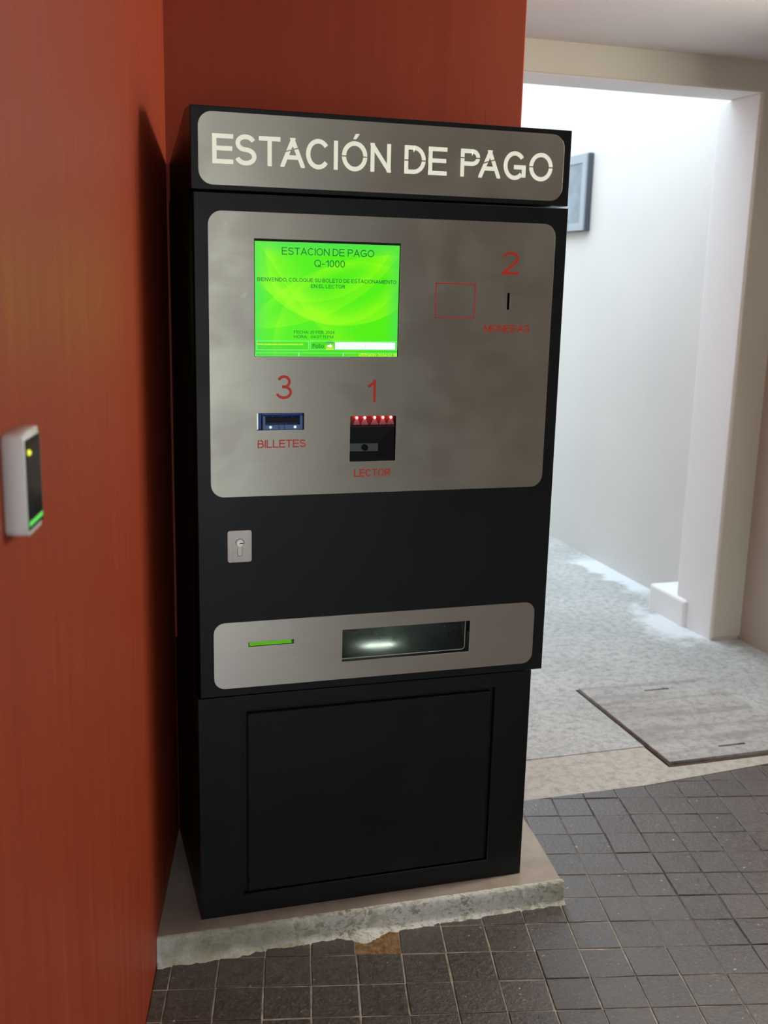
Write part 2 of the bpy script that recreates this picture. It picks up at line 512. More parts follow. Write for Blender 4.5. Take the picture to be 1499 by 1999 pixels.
bm = bmesh.new()
far = CORNER + WT * 5.0
prism(bm, [(CORNER.x, CORNER.y), (far.x, far.y), (far.x - 0.2, far.y), (CORNER.x - 0.2, CORNER.y + 0.05)], 'z', -0.05, H + 0.02)
tag(finish(bm, 'wall_left', MAT['red']), kind='structure')
tag(boxo('wall_back', (-0.25, 0.843, 0.412, 1.72, -0.05, H + 0.02), MAT['red'], bevel=0.003), kind='structure')
tag(boxo('wall_right', (2.42, 2.58, -4.1, 1.60, -0.05, H + 0.02), MAT['tan']), kind='structure')
tag(boxo('wall_courtyard', (2.432, 2.62, 1.60, 7.0, -0.05, 3.6), MAT['white_wall']), kind='structure')
tag(boxo('wall_alley_unseen', (0.35, 0.5, 1.72, 7.0, -0.05, 3.2), MAT['tan']), kind='structure')  # unseen, added to deepen the top-to-bottom light falloff on the courtyard wall
tag(boxo('ceiling', (-2.0, 2.62, -4.3, 1.53, CEIL, CEIL + 0.12), MAT['ceil']), kind='structure')

# unseen, added to dim the sky and reflections from behind the camera: rear wall with a wide gateway, a house front across the yard
tag(boxo('wall_rear_unseen', (0.85, 2.58, -4.3, -4.1, -0.05, H + 0.02), plaster('dull_brown_paint', (0.20, 0.18, 0.15), (0.17, 0.155, 0.13))), kind='structure')
tag(boxo('wall_street_unseen', (-7.0, 9.0, -10.2, -10.0, -0.05, 3.1), MAT['tan']), kind='structure')

# doorway to the courtyard: lintel beam and the right jamb with its stub of kerb
bm = bmesh.new(); box(bm, 0.80, 2.43, 1.51, 1.715, 2.103 + Z0, CEIL + 0.12, bevel=0.004)
tag(finish(bm, 'trim_1', MAT['cream']), kind='structure')
bm = bmesh.new(); box(bm, 0.80, 2.43, 1.518, 1.712, 2.101 + Z0, 2.106 + Z0)
tag(finish(bm, 'trim_2', MAT['jamb']), kind='structure')
bm = bmesh.new(); box(bm, 2.288, 2.44, 1.51, 1.525, 0.012, 2.104 + Z0, bevel=0.004)
tag(finish(bm, 'trim_3', MAT['cream']), kind='structure')
bm = bmesh.new(); box(bm, 2.284, 2.44, 1.522, 1.79, -0.02, 2.102 + Z0, bevel=0.006, seg=2)
tag(finish(bm, 'trim_4', MAT['jamb']), kind='structure')
bm = bmesh.new(); box(bm, 2.268, 2.44, 1.70, 1.99, -0.02, 0.118, bevel=0.014, seg=3)
tag(finish(bm, 'trim_5', MAT['jamb']), kind='structure')

# ---- concrete ground, laid in strips
gr = boxo('ground', (-2.5, 9.0, -7.0, 12.0, -0.30, -0.06), concrete('sub_base', (0.30, 0.29, 0.26), (0.36, 0.35, 0.32)))
tag(gr, kind='structure')
MAT['conc'] = concrete('passage_concrete', (0.395, 0.41, 0.395), (0.50, 0.515, 0.495), 0.75, True)
MAT['conc_warm'] = concrete('threshold_screed', (0.44, 0.425, 0.375), (0.50, 0.485, 0.43), 0.5)
for (x0, x1, y0, y1, mm, dz) in ((0.83, 2.43, 0.424, 0.660, 'conc_warm', 0.0), (0.83, 2.43, 0.663, 1.655, 'conc', 0.001),
                                 (0.5, 2.44, 1.659, 7.0, 'conc', 0.0)):
    bm = bmesh.new()
    if y0 > 0.66 and y1 < 1.7:       # leave the pit of the inspection cover open
        for a in ((x0, 1.480, y0, y1), (2.016, x1, y0, y1), (1.480, 2.016, y0, y0 - 0.0), (1.480, 2.016, 1.150, y1)):
            if a[3] - a[2] > 0.001: box(bm, a[0], a[1], a[2], a[3], -0.06, dz)
    elif y1 < 0.67:
        ed = lambda x: 0.424 if x < 1.345 else 0.4245 + 0.086 * (x - 1.354)
        prism(bm, [(x0, y0), (1.345, y0), (1.478, ed(1.478)), (1.478, y1), (x0, y1)], 'z', -0.06, dz)
        prism(bm, [(1.478, ed(1.478)), (2.016, ed(2.016)), (2.016, 0.512), (1.478, 0.512)], 'z', -0.06, dz)
        prism(bm, [(2.016, ed(2.016)), (x1, ed(x1)), (x1, y1), (2.016, y1)], 'z', -0.06, dz)
    else:
        box(bm, x0, x1, y0, y1, -0.06, dz)
    finish(bm, 'concrete_panel', MAT[mm], gr)
boxo('concrete_panel', (2.62, 9.0, -7.0, 12.0, -0.06, -0.01), MAT['conc'], gr)
boxo('concrete_panel', (-2.5, 2.62, -7.0, -1.02, -0.06, -0.004), MAT['conc'], gr)

# ---- paving: individual basalt setts on a mortar bed
fl = bpy.data.objects.new('floor', None); COL.objects.link(fl)
me = bpy.data.meshes.new('floor')
bm = bmesh.new()
prism(bm, [(0.62, -1.02), (2.43, -1.02), (2.43, 0.5175), (1.345, 0.424), (CORNER.x, 0.40), (wall_x(-1.02), -1.02)], 'z', -0.06, -0.0020)
bpy.data.objects.remove(fl)
fl = tag(finish(bm, 'floor', MAT['joint']), kind='structure')

G = 0.0985; GA = -0.2152; GO = Vector((-0.051, 0.0482)); cG, sG = math.cos(GA), math.sin(GA)


def grid(i, j): return Vector((GO.x + G * (i * cG + j * sG), GO.y + G * (i * sG - j * cG)))


def paver_mesh(poly, c, jit):
    bm = bmesh.new()
    n = len(poly)
    q = [p - c for p in poly]
    bev = 0.0016
    lo = [bm.verts.new((p.x, p.y, -0.05)) for p in q]
    md = [bm.verts.new((p.x, p.y, -bev)) for p in q]
    cen = sum(q, Vector((0, 0))) / n
    hi = []
    for p in q:
        d = (cen - p); d.normalize()
        hi.append(bm.verts.new((p.x + d.x * bev * 1.3, p.y + d.y * bev * 1.3, random.uniform(-jit, jit))))
    for k in range(n):
        m_ = (k + 1) % n
        bm.faces.new((lo[k], lo[m_], md[m_], md[k])); bm.faces.new((md[k], md[m_], hi[m_], hi[k]))
    bm.faces.new(hi)
    bmesh.ops.recalc_face_normals(bm, faces=bm.faces)
    me = bpy.data.meshes.new('paver'); bm.to_mesh(me); bm.free()
    me.materials.append(MAT['paver']); return me


def in_frame(p):
    q = cam.matrix_world.inverted() @ Vector((p.x, p.y, 0))
    if q.z > -0.1: return False
    u = 749.5 + 2060.6 * q.x / -q.z; v = 999.5 - 2060.6 * q.y / -q.z
    return -110 < u < 1610 and v < 2130


GAP = 0.0015
VAR = []
full = [Vector((sx * (G / 2 - GAP), sy * (G / 2 - GAP))) for sx, sy in ((-1, -1), (1, -1), (1, 1), (-1, 1))]
for k in range(8):
    VAR.append(paver_mesh([p + Vector((random.uniform(-.0012, .0012), random.uniform(-.0012, .0012))) for p in full], Vector((0, 0)), 0.0007))
rest = bmesh.new()
for i in range(-6, 32):
    for j in range(-10, 20):
        if (i, j) == (4, 0): continue                     # the sett that has come out
        quad = [grid(i + a, j + b) for a, b in ((0, 1), (1, 1), (1, 0), (0, 0))]
        cen = sum(quad, Vector((0, 0))) / 4
        if cen.y < -1.06 or cen.y > 0.60 or cen.x > 2.45: continue
        poly = [cen + (p - cen) * (1 - 2 * GAP / G) for p in quad]
        n0 = len(poly)
        before = [tuple(p) for p in poly]
        poly = clip(poly, -WN.x, -WN.y, -(WN.x * CORNER.x + WN.y * CORNER.y) - 0.001)       # left wall
        if cen.x < 1.345: poly = clip(poly, 0, 1, 0.424)                                     # concrete edge
        else: poly = clip(poly, -0.086, 1, 0.4225 - 0.086 * 1.354)
        poly = clip(poly, 1, 0, 2.425)
        if len(poly) < 3: continue
        if all(p.y > 0.0 and p.x < 0.83 for p in poly): continue                              # under the plinth
        ar = abs(sum(poly[k].x * poly[(k + 1) % len(poly)].y - poly[(k + 1) % len(poly)].x * poly[k].y for k in range(len(poly)))) / 2
        if ar < 0.0004: continue
        whole = [tuple(p) for p in poly] == before
        dz = random.uniform(-0.0009, 0.0011)
        if in_frame(cen):
            if whole:
                o = bpy.data.objects.new('paver', random.choice(VAR)); COL.objects.link(o)
                o.location = (cen.x, cen.y, dz)
                o.rotation_euler = (random.uniform(-.006, .006), random.uniform(-.006, .006), GA + random.choice((0, 1, 2, 3)) * math.pi / 2 + random.uniform(-.006, .006))
            else:
                c2 = sum(poly, Vector((0, 0))) / len(poly)
                o = bpy.data.objects.new('paver', paver_mesh(poly, c2, 0.0005)); COL.objects.link(o)
                o.location = (c2.x, c2.y, dz)
            o.parent = fl
        else:
            lo = [rest.verts.new((p.x, p.y, -0.05)) for p in poly]; hi = [rest.verts.new((p.x, p.y, dz)) for p in poly]
            rest.faces.new(hi)
            for k in range(len(poly)):
                m_ = (k + 1) % len(poly); rest.faces.new((lo[k], lo[m_], hi[m_], hi[k]))
tag(finish(rest, 'paver_field', MAT['paver'], fl), kind='stuff')

# brown earth and broken mortar in the place of the missing sett
sm = mat('brown_earth', (0.3, 0.2, 0.1), 0.95); g = N(sm)
a = g.noise(g.map((1, 1, 1)), 60, 5, 0.7)
g.color(g.ramp(a, [(0.3, (0.10, 0.06, 0.025)), (0.5, (0.26, 0.155, 0.06)), (0.72, (0.42, 0.29, 0.14))])); g.bump(a, 0.8, 0.006)
MAT['soil'] = sm
quad = [grid(4 + a, 0 + b) for a, b in ((0, 1), (1, 1), (1, 0), (0, 0))]
bm = bmesh.new(); NN = 12
vv = [[None] * (NN + 1) for _ in range(NN + 1)]
for a in range(NN + 1):
    for b in range(NN + 1):
        p = quad[3].lerp(quad[2], a / NN).lerp(quad[0].lerp(quad[1], a / NN), b / NN)
        edge = min(a, NN - a, b, NN - b) / NN
        vv[a][b] = bm.verts.new((p.x, p.y, -0.0012 + random.uniform(-0.0007, 0.0010)))
for a in range(NN):
    for b in range(NN): bm.faces.new((vv[a][b], vv[a + 1][b], vv[a + 1][b + 1], vv[a][b + 1]))
finish(bm, 'earth_patch', sm, fl)

# ---- inspection cover in the concrete
mc = empty('inspection_cover', (1.746, 0.832, 0.0), 'square concrete inspection cover with two lifting slots set in the passage floor', 'manhole cover')
MAT['rust'] = plaster('rusty_angle_iron', (0.05, 0.028, 0.018), (0.10, 0.05, 0.03), 0.7, 0.5)
lidm = concrete('cover_concrete', (0.37, 0.37, 0.355), (0.45, 0.45, 0.43), 0.55)
g = N(lidm)
wv = g.noise(g.map((1.4, 15, 1), rot=(0, 0, 0.03)), 1.0, 3, 0.5)
old = g.b.inputs['Base Color'].links[0].from_socket
g.color(g.mix(g.ramp(wv, [(0.40, 0.45), (0.52, 0.0)]), old, (0.20, 0.195, 0.185)))
xx0, xx1, yy0, yy1 = -0.259, 0.263, -0.310, 0.312
bm = bmesh.new()
for e in ((xx0 - .006, xx1 + .006, yy0 - .008, yy0), (xx0 - .006, xx1 + .006, yy1, yy1 + .004), (xx0 - .003, xx0, yy0, yy1), (xx1, xx1 + .004, yy0, yy1)):
    box(bm, *e, -0.055, 0.0015)
finish(bm, 'cover_frame', MAT['rust'], mc)
bm = bmesh.new()
slots = [(-0.032, 0.068, 0.228, 0.241), (-0.043, 0.055, -0.247, -0.236)]
loops = [[(xx0 + .003, yy0 + .007), (xx1 - .003, yy0 + .007), (xx1 - .003, yy1 - .003), (xx0 + .003, yy1 - .003)]]
lid = sheet('cover_lid', [loops[0]] + [rect(*s) for s in slots], 0, 0.05, lidm, mc)
lid.data.transform(Matrix.Rotation(-math.pi / 2, 4, 'X'))
zmax = max(v.co.z for v in lid.data.vertices)
ymid = (min(v.co.y for v in lid.data.vertices) + max(v.co.y for v in lid.data.vertices)) / 2
lid.data.transform(Matrix.Translation((0, 0.002 - ymid, 0.010 - zmax)))
boxo('cover_pit', (xx0 - .004, xx1 + .002, yy0 - .004, yy1 + .002, -0.058, -0.040), MAT['rust'], mc)

# ---- stone plaque on the courtyard wall
pq = empty('wall_plaque', (2.432, 3.30, 1.86 + Z0), 'blue-grey framed stone plaque hung on the white courtyard wall', 'plaque')
pm = mat('plaque_stone', (0.2, 0.25, 0.3), 0.5); g = N(pm); a = g.noise(g.map((1, 1, 1)), 9, 5)
g.color(g.ramp(a, [(0.3, (0.12, 0.15, 0.18)), (0.7, (0.22, 0.26, 0.29))]))
pf = plaster('plaque_frame', (0.24, 0.28, 0.30), (0.29, 0.33, 0.35), 0.5)
bm = bmesh.new(); box(bm, -0.03, 0.0, -0.185, 0.24, -0.197, 0.197, bevel=0.003)
finish(bm, 'backing', mat('plaque_edge', (0.055, 0.06, 0.075), 0.5), pq)
bm = bmesh.new()
for e in ((-0.178, 0.236, 0.150, 0.193), (-0.178, 0.236, -0.193, -0.155), (-0.178, -0.135, -0.155, 0.150), (0.195, 0.236, -0.155, 0.150)):
    box(bm, -0.040, -0.029, *e)
finish(bm, 'frame', pf, pq)
boxo('panel', (-0.036, -0.028, -0.136, 0.196, -0.156, 0.151), pm, pq)

# ---- concrete plinth
pl = empty('concrete_plinth', (0.37, 0.17, 0.0), 'low concrete plinth with rough whitish mortar edge under the payment machine', 'plinth')
pc = mat('plinth_screed', (0.3, 0.25, 0.2), 0.75); g = N(pc)
a = g.noise(g.map((1, 1, 1)), 7, 6, 0.6); b_ = g.noise(g.map((1, 1, 1)), 60, 4)
c = g.ramp(a, [(0.3, (0.30, 0.255, 0.20)), (0.55, (0.39, 0.335, 0.27)), (0.75, (0.48, 0.42, 0.35))])
g.color(g.mix(g.ramp(b_, [(0.68, 0.0), (0.74, 0.7)]), c, (0.12, 0.10, 0.08))); g.bump(b_, 0.25, 0.003)
pe = mat('plinth_edge_mortar', (0.5, 0.5, 0.42), 0.9); g = N(pe)
a = g.noise(g.map((1, 1, 1)), 9, 6, 0.65, 0.1)
rg = g.noise(g.map((1, 1, 1.3)), 38, 6, 0.68, 0.3)
vein = g.ramp(rg, [(0.40, 0.0), (0.49, 1.0), (0.53, 1.0), (0.62, 0.0)])
c = g.ramp(a, [(0.36, (0.30, 0.31, 0.19)), (0.5, (0.45, 0.46, 0.33)), (0.64, (0.70, 0.71, 0.62))])
pxyz = g.sep(g.map((1, 1, 1)))
mid_ = g.math('SUBTRACT', 1.0, g.math('MULTIPLY', g.math('ABSOLUTE', g.math('SUBTRACT', pxyz[0], 0.14)), 2.6), clamp=True)
c = g.mix(g.math('MULTIPLY', vein, g.math('ADD', 0.22, g.math('MULTIPLY', mid_, 1.3)), clamp=True), c, (0.84, 0.86, 0.78))
c = g.mix(g.maprange(g.math('ADD', pxyz[0], g.math('MULTIPLY', a, 0.04)), -0.44, -0.455), c, (0.74, 0.77, 0.74))
g.color(c); g.bump(g.math('ADD', a, rg), 0.9, 0.008)
ox, oy = 0.37, 0.17
outline = [(-0.106, -0.042), (0.838, -0.052), (0.852, 0.055), (0.866, 0.167), (0.882, 0.424), (0.842, 0.424), (0.842, 0.411), (CORNER.x, 0.411)]
bm = bmesh.new(); prism(bm, [(x - ox, y - oy) for x, y in outline], 'z', -0.03, Z0 - 0.0005)
finish(bm, 'slab', pc, pl)
# rough mortar face along the front, grown as a rippled strip from the top edge to the paving
bm = bmesh.new(); nx, nz = 170, 9
rowv = []
rr = random.Random(3)
wob = [rr.uniform(-1, 1) for _ in range(nx + 1)]
for _ in range(3): wob = [(wob[max(k - 1, 0)] + 2 * wob[k] + wob[min(k + 1, nx)]) / 4 for k in range(nx + 1)]
for k in range(nx + 1):
    s = k / nx
    x = -0.108 + s * (0.842 + 0.108)
    yt = -0.049 - 0.011 * s
    col_ = []
    foot = 0.017 + 0.010 * wob[k] + 0.012 * math.exp(-((s - 0.06) / 0.12) ** 2) + 0.022 * math.exp(-((s - 0.482) / 0.045) ** 4)
    for q in range(nz + 1):
        t = q / nz
        z = Z0 + 0.0008 - t * (Z0 + 0.002)
        bulge = 0.004 * math.sin(min(t * 3.2, math.pi)) + (foot if t > 0.99 else foot * max(0, (t - 0.72) / 0.28) ** 1.6)
        y = yt - bulge - 0.0016 * rr.uniform(-1, 1) * (1 if 0 < q < nz else 0.4) - 0.0022 * wob[k] * (1 - t)
        col_.append(bm.verts.new((x - ox, y - oy, z + (0.0008 * rr.uniform(-1, 1) if q else 0.0))))
    rowv.append(col_)
for k in range(nx):
    for q in range(nz):
        bm.faces.new((rowv[k][q], rowv[k + 1][q], rowv[k + 1][q + 1], rowv[k][q + 1]))
tops = [bm.verts.new((c_[0].co.x, c_[0].co.y + 0.012, Z0 + 0.0003)) for c_ in rowv]
bots = [bm.verts.new((c_[0].co.x, c_[0].co.y + 0.012, -0.004)) for c_ in rowv]
for k in range(nx):
    bm.faces.new((tops[k], tops[k + 1], rowv[k + 1][0], rowv[k][0]))
for ring in (0, nx):
    bm.faces.new([tops[ring]] + rowv[ring] + [bots[ring]])
finish(bm, 'mortar_edge', pe, pl, smooth=True)

# ================================================================ THE PAYMENT KIOSK
K = empty('payment_kiosk', (0.0, 0.0, Z0), 'tall black metal payment station with brushed steel panels and green screen', 'payment machine')
W = 0.78
BK = MAT['black']; ST = MAT['steel']

# lower cabinet with a framed opening for the lid
lid_o = (0.088, 0.667, 0.048, 0.483)
lc = sheet('lower_cabinet', [rect(-0.0054, 0.755, 0.0, 0.5165), rect(*lid_o)], 0.0005, 0.012, BK, K, 0.0012)
bm = bmesh.new()
x0, x1, y0, y1, z0, z1 = -0.0052, 0.7548, 0.0122, 0.4105, 0.0, 0.5165
v = [bm.verts.new(p) for p in ((x0, y0, z0), (x1, y0, z0), (x1, y0, z1), (x0, y0, z1), (-0.0108, y1, z0), (x1, y1, z0), (x1, y1, z1), (-0.0108, y1, z1))]
for q in ((0, 3, 7, 4), (1, 5, 6, 2), (4, 7, 6, 5), (3, 2, 6, 7), (0, 4, 5, 1)): bm.faces.new([v[k] for k in q])
finish(bm, 'cabinet_shell', BK, K)
boxo('recess_back', (lid_o[0] - .01, lid_o[1] + .01, 0.0165, 0.020, lid_o[2] - .01, lid_o[3] + .01), MAT['blackedge'], lc)
bm = bmesh.new(); box(bm, lid_o[0] + .0110, lid_o[1] - .0085, 0.0022, 0.0160, lid_o[2] + .0040, lid_o[3] - .0100, bevel=0.0016)
access = finish(bm, 'access_lid', BK, lc)

# upper carcass behind the door
bm = bmesh.new()
x0, x1, y0, y1, z0, z1 = -0.0050, 0.7545, 0.029, 0.4105, 0.5165, 1.5425
v = [bm.verts.new(p) for p in ((x0, y0, z0), (x1, y0, z0), (x1, y0, z1), (x0, y0, z1), (-0.0070, y1, z0), (x1, y1, z0), (x1, y1, z1), (-0.0070, y1, z1))]
for q in ((0, 3, 7, 4), (1, 5, 6, 2), (4, 7, 6, 5), (3, 2, 6, 7), (0, 4, 5, 1)): bm.faces.new([v[k] for k in q])
finish(bm, 'upper_carcass', BK, K)

# door with its openings
SCR = (0.1155, 0.4135, 1.2300, 1.4575); BILL = (0.1200, 0.2170, 1.0830, 1.1175); READ = (0.3140, 0.4130, 1.0140, 1.1090)
TRAY = (0.3045, 0.5980, 0.5750, 0.6475); TICK = (0.1010, 0.1980, 0.6252, 0.6352); COIN = (0.6505, 0.6560, 1.3295, 1.3640)
door = sheet('door', [rect(0.0, W, 0.5185, 1.5402)] + [rect(*q) for q in (SCR, BILL, READ, TRAY, TICK, COIN)], 0.0, 0.028, BK, K, 0.0012)
PT = 0.0012
mp = sheet('main_plate', [rrect(0.0265, 0.7535, 0.9475, 1.5070, 0.027)] + [rect(*q) for q in (SCR, BILL, READ, COIN)], -PT, PT + 0.0003, ST, K, 0.0003)
lp = sheet('lower_plate', [rrect(0.0285, 0.7535, 0.5355, 0.6810, 0.024)] + [rect(*q) for q in (TRAY, TICK)], -PT, PT + 0.0003, MAT['steel_low'], K, 0.0003)

# header box with a sloping top
bm = bmesh.new()
prism(bm, [(0.0, 1.5445), (0.0, 1.6950), (0.086, 1.7000), (0.4105, 1.6290), (0.4105, 1.5445)], 'x', -0.0040, 0.7785)
bmesh.ops.bevel(bm, geom=list(bm.edges), offset=0.0016, segments=2, profile=0.5, affect='EDGES')
hb = finish(bm, 'header_box', BK, K)
hp = sheet('header_plate', [rrect(0.0100, 0.7625, 1.5535, 1.6855, 0.027)], -PT, PT + 0.0003, ST, K, 0.0003)

# header lettering, one piece per letter, with the stencil bridges
LT = [('E', .0366, .0761), ('S', .0793, .1204), ('T', .1250, .1666), ('A', .1676, .2137), ('C', .2168, .2652), ('I', .2717, .2805),
      ('O', .2882, .3396), ('N', .3463, .3878), ('D', .4161, .4604), ('E', .4666, .5057), ('P', .5348, .5763), ('A', .5749, .6212),
      ('G', .6284, .6775), ('O', .6853, .7377)]
zb, zt = 1.5925, 1.6462
for n_, (ch, a, b) in enumerate(LT):
    o = text_mesh('letter', ch, a, b, zb - (0.0012 if ch in 'SCOG' else 0), zt + (0.0012 if ch in 'SCOG' else 0), -PT, MAT['letter'], hp, 0.0005, 0.148)
# acute accent over the first O
bm = bmesh.new(); prism(bm, [(0.3105, 1.6512), (0.3165, 1.6512), (0.3235, 1.6612), (0.3155, 1.6612)], 'y', -PT - 0.0005, -PT)
finish(bm, 'accent', MAT['letter'], hp)


def bridge(xa, za, xb, zb_, wd=0.0023):
    d = Vector((xb - xa, zb_ - za)); d.normalize(); n_ = Vector((-d.y, d.x)) * wd / 2
    bm_ = bmesh.new()
    prism(bm_, [(xa + n_.x, za + n_.y), (xa - n_.x, za - n_.y), (xb - n_.x, zb_ - n_.y), (xb + n_.x, zb_ + n_.y)], 'y', -PT - 0.0007, -PT)
    finish(bm_, 'stencil_bridge', ST, hp)


for a, b in ((.2882, .3396), (.6853, .7377)):
    bridge(a - .001, 1.6190, a + .0125, 1.6190); bridge(b - .0125, 1.6190, b + .001, 1.6190)
bridge(.4150, 1.6180, .4250, 1.6180); bridge(.4520, 1.6180, .4620, 1.6180)
bridge(.5338, 1.6290, .5440, 1.6290); bridge(.5660, 1.6290, .5775, 1.6290)
for a in (.1676, .5749):
    bridge(a + .0085, 1.6205, a + .0195, 1.6240); bridge(a + .0255, 1.6255, a + .0365, 1.6290)

# red signs on the main plate
RS = MAT['redsign']
text_mesh('numeral', '3', 0.1595, 0.1915, 1.1455, 1.1935, -PT, RS, mp, 0.0006, 0.115)
text_mesh('numeral', '1', 0.3480, 0.3680, 1.1375, 1.1845, -PT, RS, mp, 0.0006, 0.115)
text_mesh('numeral', '2', 0.6345, 0.6735, 1.4020, 1.4485, -PT, RS, mp, 0.0006, 0.115)
text_mesh('lettering', 'MONEDAS', 0.6010, 0.7045, 1.2830, 1.2985, -PT, RS, mp, 0.0006, 0.15, 0.11)
text_mesh('lettering', 'BILLETES', 0.1215, 0.2205, 1.0470, 1.0630, -PT, RS, mp, 0.0006, 0.15, 0.11)
text_mesh('lettering', 'LECTOR', 0.3240, 0.4030, 0.9815, 0.9975, -PT, RS, mp, 0.0006, 0.15, 0.11)


def splits(pts, wd=0.0009):
    for (x, za, zb_) in pts:
        bm_ = bmesh.new(); box(bm_, x - wd / 2, x + wd / 2, -PT - 0.0008, -PT, za, zb_)
        finish(bm_, 'stencil_bridge', ST, mp)


splits([(0.1262, 1.0460, 1.0505), (0.1262, 1.0590, 1.0640), (0.6265, 1.2820, 1.2860), (0.6265, 1.2955, 1.2995), (0.3820, 0.9805, 0.9850), (0.3820, 0.9940, 0.9985)], 0.0014)
# outline of the contactless target, open at the middle of both sides
bm = bmesh.new(); lw = 0.0021
sq = (0.4905, 0.5785, 1.3110, 1.3820)
for e in ((sq[0], sq[1], sq[3] - lw, sq[3]), (sq[0], sq[1], sq[2], sq[2] + lw),
          (sq[0], sq[0] + lw, 1.3480, sq[3]), (sq[0], sq[0] + lw, sq[2], 1.3450),
          (sq[1] - lw, sq[1], 1.3480, sq[3]), (sq[1] - lw, sq[1], sq[2], 1.3450)):
    box(bm, e[0], e[1], -PT - 0.0005, -PT, e[2], e[3])
tag(finish(bm, 'card_target', RS, mp), 'thin red square outline')
boxo('coin_slot', (COIN[0] - .002, COIN[1] + .002, 0.012, 0.014, COIN[2] - .002, COIN[3] + .002), MAT['blackedge'], mp)


# ---- screen
def screen_material():
    m = mat('screen_picture', (0.0, 0.02, 0.0), 0.25); g = N(m)
    p = g.sep(g.map((1, 1, 1)))
    # picture coordinates: u to the right, v down, in units of the zoomed drawing (1340 x 1080)
    u = g.math('MULTIPLY', p[0], 1340 / 0.298); v = g.math('MULTIPLY', p[2], -1080 / 0.2275)

    def circ(a, b, c):
        (ax, ay), (bx, by), (cx, cy) = a, b, c
        d = 2 * (ax * (by - cy) + bx * (cy - ay) + cx * (ay - by))
        ux = ((ax * ax + ay * ay) * (by - cy) + (bx * bx + by * by) * (cy - ay) + (cx * cx + cy * cy) * (ay - by)) / d
        uy = ((ax * ax + ay * ay) * (cx - bx) + (bx * bx + by * by) * (ax - cx) + (cx * cx + cy * cy) * (bx - ax)) / d
        return ux, uy, math.hypot(ax - ux, ay - uy)

    def glow(a, b, c, inside, width, amt):
        ux, uy, r = circ(*[(x - 72, y - 80) for x, y in (a, b, c)])
        dx = g.math('SUBTRACT', u, ux); dy = g.math('SUBTRACT', v, uy)
        d = g.math('SUBTRACT', g.math('SQRT', g.math('ADD', g.math('MULTIPLY', dx, dx), g.math('MULTIPLY', dy, dy))), r)
        if inside: d = g.math('MULTIPLY', d, -1.0)
        fall = g.maprange(d, 0.0, width, 1.0, 0.0, True)
        edge = g.maprange(d, -6.0, 6.0, 0.0, 1.0)
        return g.math('MULTIPLY', g.math('MULTIPLY', fall, edge), amt)

    parts = [glow((130, 120), (420, 560), (690, 890), True, 260, 0.36),
             glow((170, 200), (330, 610), (620, 800), True, 150, 0.30),
             glow((600, 800), (800, 840), (1270, 755), True, 260, 0.50),
             glow((640, 780), (1000, 590), (1370, 220), True, 200, 0.32),
             glow((100, 480), (450, 615), (1000, 500), True, 150, 0.30),
             glow((100, 720), (350, 500), (620, 340), True, 120, 0.30),
             glow((800, 280), (1100, 240), (1390, 310), True, 130, 0.25)]
    t = parts[0]
    for q in parts[1:]: t = g.math('ADD', t, q)
    t = g.math('MINIMUM', t, 1.0)
    col = g.mix(t, (0.085, 0.84, 0.003), (0.30, 0.99, 0.004))
    # bluish rim of the picture
    rim = g.math('MINIMUM', g.math('MINIMUM', u, g.math('SUBTRACT', 1336.0, u)), g.math('MULTIPLY', v, 1.0))
    col = g.mix(g.maprange(rim, 0.0, 150.0, 0.75, 0.0, True), col, (0.07, 0.72, 0.07))
    bar = g.maprange(v, 918, 924, 0.0, 0.55)
    col = g.mix(bar, col, (0.045, 0.62, 0.012))
    g.link(col, g.b.inputs['Emission Color']); g.b.inputs['Emission Strength'].default_value = 0.88
    return m


SX = 0.1165; SZT = 1.4530
scr = boxo('screen', (0.0008, 0.2962, 0.0, 0.003, -0.2225, 0.0), screen_material(), K)
scr.location = (SX, 0.0042, SZT)
sb = sheet('screen_bezel', [rect(0.110, 0.420, 1.222, 1.464), rect(SX + 0.0008, SX + 0.2962, SZT - 0.2225, SZT)], 0.0035, 0.006, MAT['blackedge'], K)


def em(name, c, s=1.0): return mat('screen_' + name, (0, 0, 0), 0.3, 0, c, s)


TX = em('dark_text', (0.0, 0.105, 0.018)); YL = em('yellow_text', (0.72, 0.86, 0.03)); PW = em('pale_line', (0.30, 0.88, 0.34)); WH = em('white_field', (0.80, 0.98, 0.90))


def stext(body, x0, x1, z0, z1, m_, heavy=0.0):
    a = (x0 - SX, x1 - SX, z0 - SZT, z1 - SZT)
    if any(c_.islower() for c_ in body): return small_text('screen_text', body, *a, 0.0, m_, scr, 0.00015, heavy)
    return text_mesh('screen_text', body, *a, 0.0, m_, scr, 0.00015, 0.115 + heavy)


def sbox(name, x0, x1, z0, z1, m_, d=0.00012):
    return boxo(name, (x0 - SX, x1 - SX, -d, 0.0, z0 - SZT, z1 - SZT), m_, scr)


stext('ESTACION DE PAGO', 0.1710, 0.3590, 1.4287, 1.4426, TX)
stext('Q-1000', 0.2363, 0.2989, 1.4067, 1.4205, TX)
stext('BIENVENIDO, COLOQUE SU BOLETO DE ESTACIONAMIENTO', 0.1220, 0.4074, 1.3770, 1.3843, TX, 0.03)
stext('EN EL LECTOR', 0.2301, 0.2996, 1.3657, 1.3728, TX, 0.03)
stext('FECHA: 20 FEB. 2024', 0.1962, 0.2794, 1.2758, 1.2818, TX, 0.02)
stext('HORA:   04:07:11 PM', 0.1962, 0.2766, 1.2667, 1.2727, TX, 0.02)
stext('www.equipo-para-estacionamientos.com', 0.1213, 0.2149, 1.2522, 1.2566, YL, 0.01)
stext('Folio', 0.2345, 0.2578, 1.2474, 1.2554, TX, 0.006)
stext('VERSION 2024.02.16', 0.3307, 0.4118, 1.2307, 1.2366, YL, 0.02)
sbox('text_field', 0.2809, 0.4085, 1.2450, 1.2593, WH)
